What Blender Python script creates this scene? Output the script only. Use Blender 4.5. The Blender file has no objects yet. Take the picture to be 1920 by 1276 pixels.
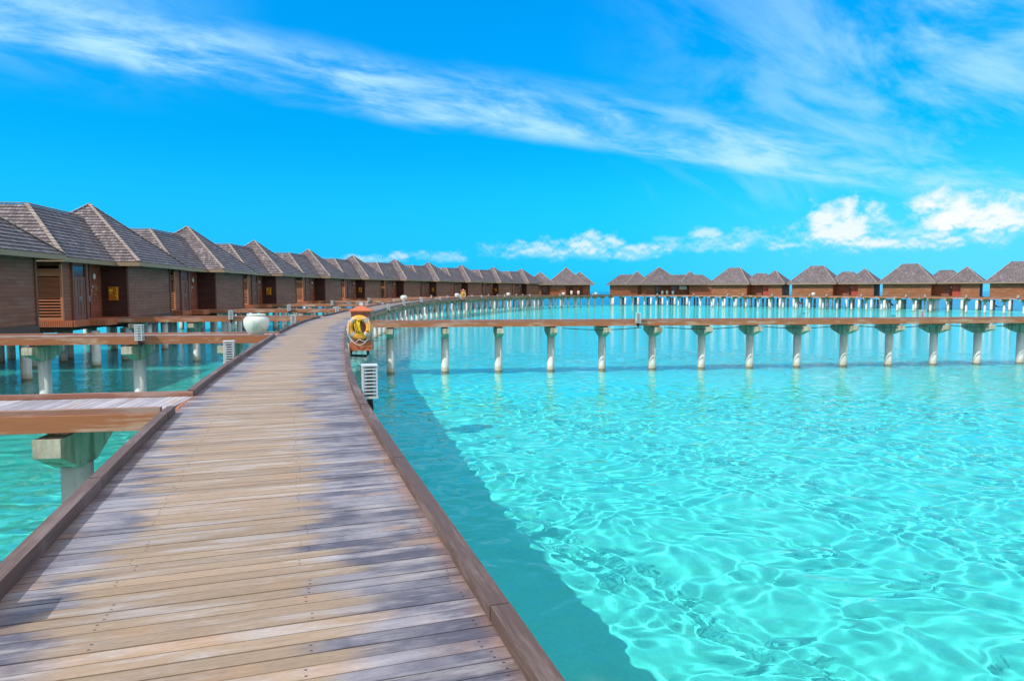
import bpy, math, random
import numpy as np
from mathutils import Vector, Matrix
random.seed(7)
S = bpy.context.scene
COL = S.collection
R = math.radians

# ------------------------------------------------------------------ camera
cd = bpy.data.cameras.new('camera'); cam = bpy.data.objects.new('camera', cd); COL.objects.link(cam)
cd.sensor_width = 36; cd.lens = 24.0; cd.clip_start = .05; cd.clip_end = 20000
cam.location = (0, 0, 4.15); cam.rotation_euler = (R(90 - 4.16), 0, 0)
S.camera = cam
S.view_settings.view_transform = 'Standard'; S.view_settings.look = 'None'
S.view_settings.exposure = 0.58; S.view_settings.gamma = 1
S.cycles.max_bounces = 10; S.cycles.transmission_bounces = 8; S.cycles.caustics_refractive = True
S.cycles.caustics_reflective = False
S.cycles.use_denoising = True

# ------------------------------------------------------------------ node helper
class NT:
    def __init__(s, nt): s.nt = nt
    def n(s, t, **kw):
        o = s.nt.nodes.new('ShaderNode' + t)
        for k, v in kw.items(): setattr(o, k, v)
        return o
    def put(s, sock, v):
        if v is None: return
        if isinstance(v, bpy.types.NodeSocket): s.nt.links.new(v, sock)
        elif isinstance(v, (tuple, list)) and len(v) == 3 and sock.type == 'RGBA': sock.default_value = (*v, 1)
        else: sock.default_value = v
    def m(s, op, a, b=None, c=None, clamp=False):
        o = s.n('Math', operation=op, use_clamp=clamp)
        s.put(o.inputs[0], a); s.put(o.inputs[1], b); s.put(o.inputs[2], c)
        return o.outputs[0]
    def v(s, op, a, b=None, scale=None):
        o = s.n('VectorMath', operation=op)
        s.put(o.inputs[0], a); s.put(o.inputs[1], b)
        if scale is not None: s.put(o.inputs['Scale'], scale)
        return o.outputs['Value'] if op in ('LENGTH', 'DOT_PRODUCT', 'DISTANCE') else o.outputs[0]
    def mix(s, f, a, b, mode='MIX'):
        o = s.n('Mix', data_type='RGBA', blend_type=mode)
        s.put(o.inputs[0], f); s.put(o.inputs[6], a); s.put(o.inputs[7], b)
        return o.outputs[2]
    def sstep(s, x, a, b, lo=0., hi=1.):
        o = s.n('MapRange', interpolation_type='SMOOTHSTEP')
        s.put(o.inputs[0], x)
        if a > b: a, b, lo, hi = b, a, hi, lo
        for i, k in enumerate((a, b, lo, hi)): o.inputs[i + 1].default_value = k
        return o.outputs[0]
    def noise(s, vec, scale, detail=3, rough=.55, dist=0, out=0):
        o = s.n('TexNoise'); s.put(o.inputs['Vector'], vec)
        s.put(o.inputs['Scale'], scale); o.inputs['Detail'].default_value = detail
        o.inputs['Roughness'].default_value = rough; o.inputs['Distortion'].default_value = dist
        return o.outputs[out]
    def sep(s, vec):
        o = s.n('SeparateXYZ'); s.put(o.inputs[0], vec); return o.outputs
    def comb(s, x, y, z=0.):
        o = s.n('CombineXYZ'); s.put(o.inputs[0], x); s.put(o.inputs[1], y); s.put(o.inputs[2], z); return o.outputs[0]
    def white(s, vec, out=0):
        o = s.n('TexWhiteNoise', noise_dimensions='3D'); s.put(o.inputs['Vector'], vec); return o.outputs[out]

# ------------------------------------------------------------------ world
SUN = Vector((-.79, -.55, 1.0)).normalized()       # towards the sun
W = bpy.data.worlds.new('World'); S.world = W; W.use_nodes = True
t = NT(W.node_tree); bg = W.node_tree.nodes['Background']
sky = t.n('TexSky'); sky.sky_type = 'NISHITA'; sky.sun_disc = False
sky.sun_elevation = math.asin(SUN.z); sky.sun_rotation = math.atan2(SUN.x, SUN.y)
sky.altitude = 0; sky.dust_density = 0.1; sky.ozone_density = 4.0; sky.air_density = 1.0
tc = t.n('TexCoord'); D = tc.outputs['Generated']
x, y, z = t.sep(D)
az = t.m('MULTIPLY', t.m('ARCTAN2', x, y), 57.2958)
el = t.m('MULTIPLY', t.m('ARCSINE', z), 57.2958)
ela = t.m('MAXIMUM', el, 0.)
grade = t.mix(t.sstep(ela, 0., 9.), (.003, .34, .80), (.002, .56, .78))
grade = t.mix(t.sstep(ela, 7., 24.), grade, (.001, .76, 1.12))
base = t.mix(1., sky.outputs[0], grade, 'MULTIPLY')
# cirrus: a long band and thin veils, fixed by compass direction
band = t.m('ADD', t.m('ADD', 14.6, t.m('MULTIPLY', az, -.150)), t.m('MULTIPLY', t.m('MULTIPLY', az, az), -.0022))
dv = t.m('SUBTRACT', el, band)
cv = t.comb(t.m('MULTIPLY', az, .055), t.m('MULTIPLY', t.m('ADD', dv, t.m('MULTIPLY', az, .04)), .21), 0.)
nz = t.noise(cv, 1.5, 8, .62, .5)
nz2 = t.noise(t.comb(t.m('MULTIPLY', az, .12), t.m('MULTIPLY', dv, .5), 3.), 1.2, 8, .6, .35)
wav = t.m('MULTIPLY', t.m('SUBTRACT', t.noise(t.comb(t.m('MULTIPLY', az, .05), 1., 2.), 1., 3), .5), 3.5)
dvw = t.m('ADD', dv, wav)
up = t.sstep(dvw, 3.4, .2); dn = t.sstep(dvw, -2.6, -1.2)
env = t.m('MULTIPLY', up, dn)
cir = t.m('MULTIPLY', env, t.m('MULTIPLY', t.sstep(nz, .30, .66), t.sstep(nz2, .28, .62)))
veil2 = t.m('MULTIPLY', t.sstep(az, 4., 34.), t.sstep(el, 4., 9.))
veil2 = t.m('MULTIPLY', veil2, t.sstep(t.noise(t.comb(t.m('MULTIPLY', az, .05), t.m('MULTIPLY', t.m('ADD', el, t.m('MULTIPLY', az, .45)), .11), 7.), 1.6, 7, .6, .4), .40, .66))
veil3 = t.m('MULTIPLY', t.sstep(az, -18., -36.), t.m('MULTIPLY', t.sstep(el, 12., 20.), t.sstep(nz, .35, .65)))
outside = t.m('MAXIMUM', t.sstep(t.m('ABSOLUTE', az), 50., 78.), t.sstep(el, 36., 50.))
back = t.m('MULTIPLY', outside, t.sstep(t.noise(t.v('MULTIPLY', D, (2.5, 2.5, 4.)), 1.3, 6, .6, .3), .25, .50))  # bright cloud cover added overhead and out of view to lift the ambient fill
cover = t.m('MAXIMUM', t.m('MAXIMUM', t.m('MULTIPLY', cir, .86), t.m('MULTIPLY', veil2, .6)), t.m('MULTIPLY', veil3, .45))
haze = t.m('MULTIPLY', t.sstep(ela, 13., 1.), t.m('ADD', .03, t.m('MULTIPLY', t.sstep(az, 5., 35.), .17)))
cover = t.m('MAXIMUM', cover, haze)
c1 = t.mix(cover, base, (2.5, 4.1, 5.0))
c1 = t.mix(t.m('MULTIPLY', back, .9), c1, (4.6, 4.5, 4.6))
# cumulus near the horizon
dn3 = t.noise(t.comb(az, t.m('MULTIPLY', el, 1.25), 0.), .55, 9, .60, .1)
dn4 = t.noise(t.comb(az, t.m('MULTIPLY', t.m('ADD', el, .25), 1.25), 0.), .55, 9, .60, .1)
dens = None
blobs = [(25.4, 4.5, 3.0, 2.3, .9), (24.6, 5.2, 2.0, 1.6, .9), (27.9, 3.5, 2.6, 1.1, .85), (32.3, 5.1, 2.8, 2.1, 1.), (35., 4.6, 3.2, 1.7, .95), (31.8, 3.4, 3.4, .9, .7), (39., 4.6, 4.5, 1.7, 1.), (2.2, 3.2, 3.8, 1.0, .6),
         (6.5, 3.5, 3.2, 1.4, .72), (10., 3.0, 3., 1., .62), (16.2, 4.4, 1.5, .6, .55), (18.3, 3.6, 2.2, .8, .55), (21.2, 3.5, 2.2, .8, .55), (-9.2, 2.9, 1.3, .55, .5), (-6., 2.7, 2.2, .65, .45),
         (-12., 2.5, 3., .5, .45), (-48., 4., 8., 2., .9), (55., 4., 9., 2., .9), (29., 3.6, 10., 1.5, .34), (17., 3.7, 6., 1.2, .34), (5., 3.1, 9., 1.1, .30)]
for (a0, e0, ra, re, k) in blobs:
    dx = t.m('DIVIDE', t.m('SUBTRACT', az, a0), ra); dy = t.m('DIVIDE', t.m('SUBTRACT', el, e0), re)
    dyy = t.m('MAXIMUM', dy, t.m('MULTIPLY', dy, -1.7))
    q = t.m('SUBTRACT', 1., t.m('SQRT', t.m('ADD', t.m('MULTIPLY', dx, dx), t.m('MULTIPLY', dyy, dyy))))
    q = t.m('MULTIPLY', t.sstep(t.m('ADD', q, t.m('MULTIPLY', t.m('SUBTRACT', dn3, .5), 2.6)), -.10, .75), k)
    dens = q if dens is None else t.m('MAXIMUM', dens, q)
lit = t.sstep(t.m('ADD', t.m('SUBTRACT', dn3, dn4), t.m('MULTIPLY', t.m('SUBTRACT', el, 3.6), .075)), -.10, .08)
ccol = t.mix(lit, (1.7, 3.6, 4.9), (4.3, 4.5, 4.8))
c2 = t.mix(dens, c1, ccol)
t.put(bg.inputs[0], c2); bg.inputs[1].default_value = .15

sd = bpy.data.lights.new('sun', 'SUN'); sd.energy = 2.75; sd.angle = R(.5); sd.color = (1, .955, .89)
so = bpy.data.objects.new('sun', sd); COL.objects.link(so); so.location = (-40, -40, 60)
so.rotation_euler = (-SUN).to_track_quat('-Z', 'Y').to_euler()
sd.cycles.is_caustics_light = True

# ------------------------------------------------------------------ materials
MAT = {}
def mat(name, rough=.7, spec=.3):
    m = bpy.data.materials.new(name); m.use_nodes = True; MAT[name] = m
    t = NT(m.node_tree); b = m.node_tree.nodes['Principled BSDF']
    b.inputs['Roughness'].default_value = rough; b.inputs['Specular IOR Level'].default_value = spec
    return t, b
def bump(t, b, h, strength, dist=.01):
    o = t.n('Bump'); o.inputs['Strength'].default_value = strength; o.inputs['Distance'].default_value = dist
    t.put(o.inputs['Height'], h); t.put(b.inputs['Normal'], o.outputs[0])
def uvo(t): return t.n('TexCoord').outputs['UV']
def obj_rand(t): return t.n('ObjectInfo').outputs['Random']

BW = .103
def deck_mat(name, tan, grey, dark, wide):
    t, b = mat(name, .62, .35)
    uv = uvo(t); u, v, _ = t.sep(uv)
    idx = t.m('FLOOR', t.m('DIVIDE', v, BW)); r1 = t.white(t.comb(idx, 3., 0.)); r2 = t.white(t.comb(idx, 9., 1.))
    fr = t.m('FRACT', t.m('DIVIDE', v, BW))
    grain = t.noise(t.comb(t.m('MULTIPLY', u, 3.2), t.m('MULTIPLY', v, 60.), t.m('MULTIPLY', r1, 40.)), 1., 8, .74)
    grain2 = t.noise(t.comb(t.m('MULTIPLY', u, 22.), t.m('MULTIPLY', v, 110.), t.m('MULTIPLY', r1, 20.)), 1., 5, .7)
    crack = t.sstep(t.noise(t.comb(t.m('MULTIPLY', u, 2.2), t.m('MULTIPLY', v, 95.), t.m('MULTIPLY', r2, 33.)), 1., 3, .5), .67, .74)
    pb = t.m('MULTIPLY', t.m('SUBTRACT', r2, .5), .34)
    wv = t.m('MULTIPLY', t.m('SUBTRACT', t.noise(t.comb(t.m('MULTIPLY', u, .6), t.m('MULTIPLY', v, .42), 5.), 1., 5, .6), .5), 1.15)
    c = t.m('ADD', t.m('ADD', u, pb), wv)
    path = t.m('MULTIPLY', t.sstep(c, -.95, -.66), t.sstep(c, .60, .30)) if wide else t.noise(t.v('MULTIPLY', uv, (.8, .6, 1.)), 1., 3)
    blot = t.m('ADD', t.noise(t.comb(t.m('MULTIPLY', u, 1.1), t.m('MULTIPLY', v, 1.3), t.m('MULTIPLY', r2, .35)), 1.3, 6, .62), t.m('MULTIPLY', t.m('SUBTRACT', r1, .5), .10))
    g = t.mix(t.sstep(blot, .38, .62), dark, grey)
    col = t.mix(path, g, tan)
    pale = t.m('MULTIPLY', t.sstep(t.noise(t.comb(t.m('MULTIPLY', u, 1.2), t.m('MULTIPLY', v, 8.), t.m('MULTIPLY', idx, .37)), 1.1, 6, .65), .48, .66), .62)
    col = t.mix(pale, col, (.46, .425, .415))
    orange = t.m('MULTIPLY', t.sstep(t.noise(t.comb(t.m('MULTIPLY', u, .9), t.m('MULTIPLY', idx, 7.3), 2.), 1., 3), .56, .70), .55)
    col = t.mix(orange, col, (.44, .27, .15))
    if wide:
        edge = t.m('MULTIPLY', t.sstep(t.m('ABSOLUTE', t.m('ADD', u, t.m('MULTIPLY', t.m('SUBTRACT', blot, .5), .3))), 1.02, 1.2), .6)
        col = t.mix(edge, col, (.30, .16, .10))
        nail = None
        for c0 in (-.62, .34, 1.10):
            for f0 in (.25, .75):
                du = t.m('DIVIDE', t.m('ADD', t.m('SUBTRACT', u, c0), t.m('MULTIPLY', t.m('SUBTRACT', r1, .5), .05)), .0075)
                dw = t.m('DIVIDE', t.m('SUBTRACT', fr, f0), .065)
                q = t.m('LESS_THAN', t.m('ADD', t.m('MULTIPLY', du, du), t.m('MULTIPLY', dw, dw)), 1.)
                nail = q if nail is None else t.m('MAXIMUM', nail, q)
        col = t.mix(t.m('MULTIPLY', t.m('MULTIPLY', nail, .8), t.m('GREATER_THAN', r2, .35)), col, (.03, .02, .02))
    k = t.m('ADD', .42, t.m('ADD', t.m('MULTIPLY', grain, .88), t.m('MULTIPLY', r1, .26)))
    k = t.m('MULTIPLY', k, t.m('ADD', .62, t.m('MULTIPLY', grain2, .72)))
    col = t.mix(1., col, t.comb(k, k, k), 'MULTIPLY')
    col = t.mix(t.m('MULTIPLY', crack, .55), col, (.06, .05, .05))
    t.put(b.inputs['Base Color'], col)
    bump(t, b, t.m('SUBTRACT', t.m('ADD', grain, t.m('MULTIPLY', grain2, .6)), crack), .6, .008)
deck_mat('deck_boards', (.345, .25, .17), (.275, .26, .29), (.11, .105, .14), True)
deck_mat('walkway_boards', (.46, .41, .41), (.42, .40, .46), (.26, .25, .30), False)

def wood(name, c1, c2, weather, wamt, gs=1., rough=.6, board=0.):
    t, b = mat(name, rough, .35)
    uv = uvo(t); u, v, _ = t.sep(uv); rnd = obj_rand(t)
    if board:
        idx = t.m('FLOOR', t.m('DIVIDE', v, board)); fr = t.m('FRACT', t.m('DIVIDE', v, board))
        r1 = t.white(t.comb(idx, t.m('FLOOR', t.m('DIVIDE', t.m('ADD', u, t.m('MULTIPLY', idx, 1.37)), 2.6)), t.m('MULTIPLY', rnd, 9.)))
    else: r1 = rnd
    grain = t.noise(t.comb(t.m('MULTIPLY', u, 2.0 * gs), t.m('MULTIPLY', v, 32. * gs), t.m('MULTIPLY', r1, 30.)), 1., 6, .62)
    big = t.noise(t.comb(t.m('MULTIPLY', u, .7), t.m('MULTIPLY', v, 2.2), t.m('MULTIPLY', rnd, 17.)), 1., 6, .62, .3)
    col = t.mix(t.m('ADD', t.m('MULTIPLY', grain, .6), t.m('MULTIPLY', r1, .4)), c1, c2)
    w = t.m('MULTIPLY', t.sstep(t.m('ADD', big, t.m('MULTIPLY', t.m('SUBTRACT', grain, .5), .35)), .47, .66), wamt)
    col = t.mix(w, col, weather)
    h = grain
    if board:
        seam = t.m('LESS_THAN', fr, .07)
        col = t.mix(t.m('MULTIPLY', seam, .75), col, (.015, .01, .01))
        h = t.m('SUBTRACT', t.m('ADD', t.m('MULTIPLY', grain, .2), t.m('MULTIPLY', fr, .8)), t.m('MULTIPLY', seam, 1.))
    t.put(b.inputs['Base Color'], col); bump(t, b, h, .5, .02 if board else .006)
wood('kerb_timber', (.05, .032, .028), (.19, .12, .095), (.26, .20, .18), .5, 1.6)
wood('kerb_red', (.20, .085, .055), (.36, .17, .11), (.42, .34, .31), .55)
wood('beam_timber', (.27, .085, .032), (.52, .19, .085), (.58, .42, .32), .62)
wood('porch_timber', (.42, .10, .04), (.58, .17, .075), (.5, .27, .18), .35)
wood('wall_planks', (.20, .060, .030), (.38, .13, .075), (.36, .19, .14), .38, 1., .6, .19)
wood('porch_shade_planks', (.045, .018, .014), (.095, .04, .03), (.08, .05, .04), .3, 1., .6, .19)  # wall planks darkened, porch recess shade put into the colour
wood('wall_planks_red', (.20, .065, .026), (.36, .125, .052), (.40, .22, .12), .45, 1., .6, .19)
wood('door_timber', (.14, .062, .042), (.26, .125, .09), (.2, .13, .11), .3)
wood('red_door', (.30, .05, .03), (.40, .08, .05), (.3, .1, .07), .3)
wood('fascia_timber', (.26, .17, .10), (.38, .27, .17), (.3, .26, .2), .4)
wood('louvre_timber', (.50, .16, .07), (.62, .24, .12), (.6, .35, .22), .35)
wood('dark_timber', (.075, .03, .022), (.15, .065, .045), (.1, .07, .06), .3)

def shingle(name, c1, c2, c3, k=1.):
    t, b = mat(name, .6, .45)
    uv = uvo(t); u, v, _ = t.sep(uv); rnd = obj_rand(t)
    row = t.m('FLOOR', t.m('ADD', t.m('DIVIDE', v, .29), .02)); ro = t.white(t.comb(row, 5., rnd))
    uu = t.m('ADD', t.m('DIVIDE', u, .20), t.m('MULTIPLY', ro, 7.))
    ci = t.m('FLOOR', uu); r1 = t.white(t.comb(ci, row, rnd)); r2 = t.white(t.comb(ci, row, t.m('ADD', rnd, 4.)))
    fu = t.m('FRACT', uu); gap = t.m('LESS_THAN', fu, .09)
    gr = t.noise(t.comb(t.m('MULTIPLY', u, 40.), t.m('MULTIPLY', v, 5.), t.m('MULTIPLY', r1, 9.)), 1., 4, .6)
    big = t.noise(t.v('MULTIPLY', uv, (.35, .5, 1.)), 1., 5, .6)
    col = t.mix(r1, c1, c2)
    col = t.mix(t.sstep(t.m('ADD', t.m('MULTIPLY', r2, .8), t.m('MULTIPLY', big, .5)), .86, 1.15), col, c3)
    kk = t.m('MULTIPLY', t.m('ADD', .6, t.m('MULTIPLY', gr, .8)), t.m('ADD', .75, t.m('MULTIPLY', big, .5)))
    col = t.mix(1., col, t.comb(kk, kk, kk), 'MULTIPLY')
    col = t.mix(t.m('MULTIPLY', gap, .75), col, (.02, .016, .016))
    t.put(b.inputs['Base Color'], col)
    bump(t, b, t.m('SUBTRACT', t.m('ADD', t.m('MULTIPLY', r2, .9), t.m('MULTIPLY', gr, .3)), gap), .8, .03)
shingle('shingles', (.115, .092, .098), (.235, .195, .20), (.34, .30, .315))
shingle('shingle_caps', (.36, .28, .23), (.46, .38, .32), (.6, .52, .46))

def plain(name, col, rough=.5, spec=.4, var=.15, scale=3., metal=0.):
    t, b = mat(name, rough, spec); b.inputs['Metallic'].default_value = metal
    n = t.noise(t.n('TexCoord').outputs['Object'], scale, 5, .6)
    k = t.m('ADD', 1 - var, t.m('MULTIPLY', n, 2 * var))
    t.put(b.inputs['Base Color'], t.mix(1., col, t.comb(k, k, k), 'MULTIPLY')); return t, b
plain('white_paint', (.58, .60, .61), .45, .4, .12, 9.)
plain('grey_metal', (.45, .5, .52), .35, .5, .1, 5., .3)
plain('black_plastic', (.02, .02, .022), .5)
plain('ring_orange', (.85, .38, .055), .42, .5, .10, 8.)
plain('far_ring_orange', (.80, .25, .05), .42, .5, .05, 8.)
plain('reflective_tape', (.38, .42, .46), .3, .6, .08)
plain('rope_white', (.62, .60, .56), .8, .2, .1, 30.)
plain('rope_yellow', (.85, .60, .01), .7, .3, .12, 30.)
plain('yellow_box', (.48, .15, .012), .5, .4, .2, 9.)
plain('yellow_label', (.85, .75, .03), .5)
plain('lamp_glass', (.75, .76, .68), .25, .5, .03)
plain('brass', (.55, .38, .2), .35, .5, .1, 5., .6)
plain('dark_glass', (.012, .016, .02), .08, .6)

t, b = mat('glazed_clay', .42, .45)
n = t.noise(t.n('TexCoord').outputs['Object'], 3., 6, .62, .3); n2 = t.noise(t.n('TexCoord').outputs['Object'], 30., 4, .6)
zz = t.sep(t.n('TexCoord').outputs['Object'])[2]
c = t.mix(t.sstep(t.m('ADD', n, t.m('MULTIPLY', zz, -.25)), .32, .60), (.72, .74, .68), (.48, .53, .42))
t.put(b.inputs['Base Color'], t.mix(t.m('MULTIPLY', t.sstep(n2, .5, .7), .3), c, (.82, .83, .8))); bump(t, b, n, .3, .02)

def concrete(name, ca, cb, stain, tide):
    t, b = mat(name, .8, .25)
    g = t.n('NewGeometry').outputs['Position']; px, py, pz = t.sep(g)
    n = t.noise(g, 1.7, 6, .62); st = t.noise(t.v('MULTIPLY', g, (5., 5., .45)), 1., 6, .65, .2)
    fine = t.noise(g, 26., 4, .6)
    c = t.mix(t.sstep(n, .35, .65), ca, cb)
    c = t.mix(t.m('MULTIPLY', t.sstep(st, .46, .62), .8), c, stain)
    if tide:
        wl = t.sstep(t.m('ADD', pz, t.m('MULTIPLY', t.m('SUBTRACT', n, .5), .2)), .34, .12)
        c = t.mix(t.m('MULTIPLY', wl, .75), c, (.50, .39, .27))
        c = t.mix(t.m('MULTIPLY', t.sstep(t.m('ADD', pz, t.m('MULTIPLY', n, .1)), .13, .03), .8), c, (.13, .13, .06))
    k = t.m('ADD', .82, t.m('MULTIPLY', fine, .36))
    t.put(b.inputs['Base Color'], t.mix(1., c, t.comb(k, k, k), 'MULTIPLY')); bump(t, b, fine, .3, .01)
concrete('pile_concrete', (.62, .60, .56), (.74, .72, .68), (.50, .50, .45), True)
concrete('cap_concrete', (.46, .39, .29), (.62, .54, .42), (.24, .20, .13), False)

# ------------------------------------------------------------------ mesh builder
class MB:
    def __init__(s): s.v = []; s.f = []; s.uv = []; s.sm = []; s.mi = []; s.mats = []
    def mi_of(s, m):
        if m not in s.mats: s.mats.append(m)
        return s.mats.index(m)
    def face(s, pts, uvs=None, m=None, smooth=False):
        i = len(s.v); s.v += [tuple(p) for p in pts]; s.f.append(tuple(range(i, i + len(pts))))
        s.uv += list(uvs) if uvs else [(0, 0)] * len(pts); s.sm.append(smooth); s.mi.append(s.mi_of(m) if m else 0)
    def hexa(s, p, m=None, uv0=(0, 0), L=None):
        # p: 0-3 bottom ring, 4-7 top ring; edge 0-1 is the long direction
        p = [Vector(q) for q in p]
        for q in ((0, 3, 2, 1), (4, 5, 6, 7), (0, 1, 5, 4), (1, 2, 6, 5), (2, 3, 7, 6), (3, 0, 4, 7)):
            P = [p[k] for k in q]; a = (P[1] - P[0]).length; c = (P[2] - P[1]).length
            longu = q in ((4, 5, 6, 7), (0, 1, 5, 4), (2, 3, 7, 6)) or a >= c
            if q == (0, 3, 2, 1): longu = False
            U = [(0, 0), (a, 0), (a, c), (0, c)] if longu else [(0, 0), (0, a), (c, a), (c, 0)]
            s.face(P, [(uv0[0] + k[0], uv0[1] + k[1]) for k in U], m)
    def box(s, x0, x1, y0, y1, z0, z1, m=None, uv0=(0, 0)):
        # horizontal runs carry u, height carries v
        P = [(x0, y0, z0), (x1, y0, z0), (x1, y1, z0), (x0, y1, z0), (x0, y0, z1), (x1, y0, z1), (x1, y1, z1), (x0, y1, z1)]
        for q, ax in (((0, 1, 5, 4), 0), ((1, 2, 6, 5), 1), ((2, 3, 7, 6), 0), ((3, 0, 4, 7), 1)):
            s.face([P[k] for k in q], [(P[k][ax] + uv0[0], P[k][2] + uv0[1]) for k in q], m)
        lx = x1 - x0 >= y1 - y0
        for q in ((0, 3, 2, 1), (4, 5, 6, 7)):
            s.face([P[k] for k in q], [((P[k][0], P[k][1]) if lx else (P[k][1], P[k][0])) for k in q], m)
    def beam(s, p0, p1, w, h, m=None, up=Vector((0, 0, 1)), uv0=(0, 0)):
        p0 = Vector(p0); p1 = Vector(p1); d = (p1 - p0).normalized()
        sd = d.cross(up); sd = sd.normalized() if sd.length > 1e-5 else Vector((1, 0, 0)); u = sd.cross(d).normalized()
        a, c = sd * (w / 2), u * (h / 2)
        s.hexa([p0 + a - c, p1 + a - c, p1 - a - c, p0 - a - c, p0 + a + c, p1 + a + c, p1 - a + c, p0 - a + c], m, uv0)
    def tube(s, pts, r, n=10, m=None, closed=False, cap=True):
        pts = [Vector(p) for p in pts]; rs = r if isinstance(r, (list, tuple)) else [r] * len(pts)
        rings = []; N = len(pts)
        for i, p in enumerate(pts):
            a = pts[(i - 1) % N] if (closed or i) else p; b = pts[(i + 1) % N] if (closed or i < N - 1) else p
            d = (b - a).normalized(); ref = Vector((0, 0, 1)) if abs(d.z) < .9 else Vector((1, 0, 0))
            e1 = d.cross(ref).normalized(); e2 = d.cross(e1)
            rings.append([p + e1 * (rs[i] * math.cos(2 * math.pi * k / n)) + e2 * (rs[i] * math.sin(2 * math.pi * k / n)) for k in range(n)])
        L = 0
        for i in range(N if closed else N - 1):
            A, B = rings[i], rings[(i + 1) % N]; dl = (pts[(i + 1) % N] - pts[i]).length
            for k in range(n):
                k2 = (k + 1) % n; c = 2 * math.pi * rs[i] / n
                s.face([A[k], B[k], B[k2], A[k2]], [(L, k * c), (L + dl, k * c), (L + dl, k * c + c), (L, k * c + c)], m, True)
            L += dl
        if cap and not closed:
            s.face(rings[0], None, m); s.face(list(reversed(rings[-1])), None, m)
    def lathe(s, prof, n=32, c=(0, 0, 0), m=None):
        for i in range(len(prof) - 1):
            (r0, z0), (r1, z1) = prof[i], prof[i + 1]
            for k in range(n):
                a, b = 2 * math.pi * k / n, 2 * math.pi * (k + 1) / n
                P = []
                for (r, zz, an) in ((r0, z0, a), (r0, z0, b), (r1, z1, b), (r1, z1, a)):
                    P.append((c[0] + r * math.cos(an), c[1] + r * math.sin(an), c[2] + zz))
                if r0 < 1e-6: P = [P[0], P[2], P[3]]
                elif r1 < 1e-6: P = [P[0], P[1], P[2]]
                s.face(P, None, m, True)
    def slope(s, A, B, C, Dp, m='shingles', step=.29, lift=.055):
        # shingle courses on the plane A-B (eave) up to Dp-C; real stepped butts
        A, B, C, Dp = map(Vector, (A, B, C, Dp)); ab = (B - A).normalized()
        nrm = (B - A).cross(Dp - A if (Dp - A).length > .01 else C - A).normalized()
        if nrm.z < 0: nrm = -nrm
        upv = nrm.cross(ab).normalized()
        if upv.z < 0: upv = -upv
        H = (Dp - A).dot(upv); nn = max(2, round(H / step))
        for i in range(nn):
            t0, t1 = i / nn, (i + 1) / nn
            a0, b0, a1, b1 = A.lerp(Dp, t0), B.lerp(C, t0), A.lerp(Dp, t1), B.lerp(C, t1)
            lo, hi = nrm * lift, nrm * .004
            P = [a0 + lo, b0 + lo, b1 + hi, a1 + hi]
            U = [((p - A).dot(ab), q) for p, q in zip(P, (i * .29 + .004, i * .29 + .004, (i + 1) * .29 - .004, (i + 1) * .29 - .004))]
            if (P[3] - P[2]).length < .02: P = P[:3]; U = U[:3]
            if (P[1] - P[0]).cross(P[2] - P[0]).dot(nrm) < 0: P = P[::-1]; U = U[::-1]
            s.face(P, U, m)
            if i or lift: s.face([a0 + lo, a0 - nrm * .01, b0 - nrm * .01, b0 + lo], [(0, 0), (0, .05), (1, .05), (1, 0)], m)
    def build(s, name, m, parent=None, loc=None):
        me = bpy.data.meshes.new(name); me.from_pydata(s.v, [], s.f)
        ul = me.uv_layers.new(name='UVMap'); ul.data.foreach_set('uv', np.array(s.uv, 'f').ravel())
        me.polygons.foreach_set('use_smooth', s.sm)
        if s.mats:
            for k in s.mats: me.materials.append(MAT[k])
            me.polygons.foreach_set('material_index', s.mi)
        else: me.materials.append(MAT[m])
        if any(s.sm):
            import bmesh
            bm = bmesh.new(); bm.from_mesh(me); bmesh.ops.remove_doubles(bm, verts=bm.verts, dist=1e-5); bm.to_mesh(me); bm.free()
        me.update()
        o = bpy.data.objects.new(name, me); COL.objects.link(o); o.parent = parent
        if loc: o.location = loc
        return o

def tag(o, label=None, cat=None, group=None, kind=None):
    if label: o['label'] = label
    if cat: o['category'] = cat
    if group: o['group'] = group
    if kind: o['kind'] = kind
    return o
def empty(name, loc=(0, 0, 0), rz=0, label=None, cat=None, group=None):
    o = bpy.data.objects.new(name, None); COL.objects.link(o); o.location = loc; o.rotation_euler = (0, 0, rz)
    o.empty_display_size = .3
    return tag(o, label, cat, group)
def kids(o): return [c for c in ALLK.get(o.name, [])]
def copy_tree(o, parent=None):
    c = o.copy(); COL.objects.link(c); c.parent = parent
    for ch in [q for q in bpy.data.objects if q.parent == o]: copy_tree(ch, c)
    return c

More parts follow.
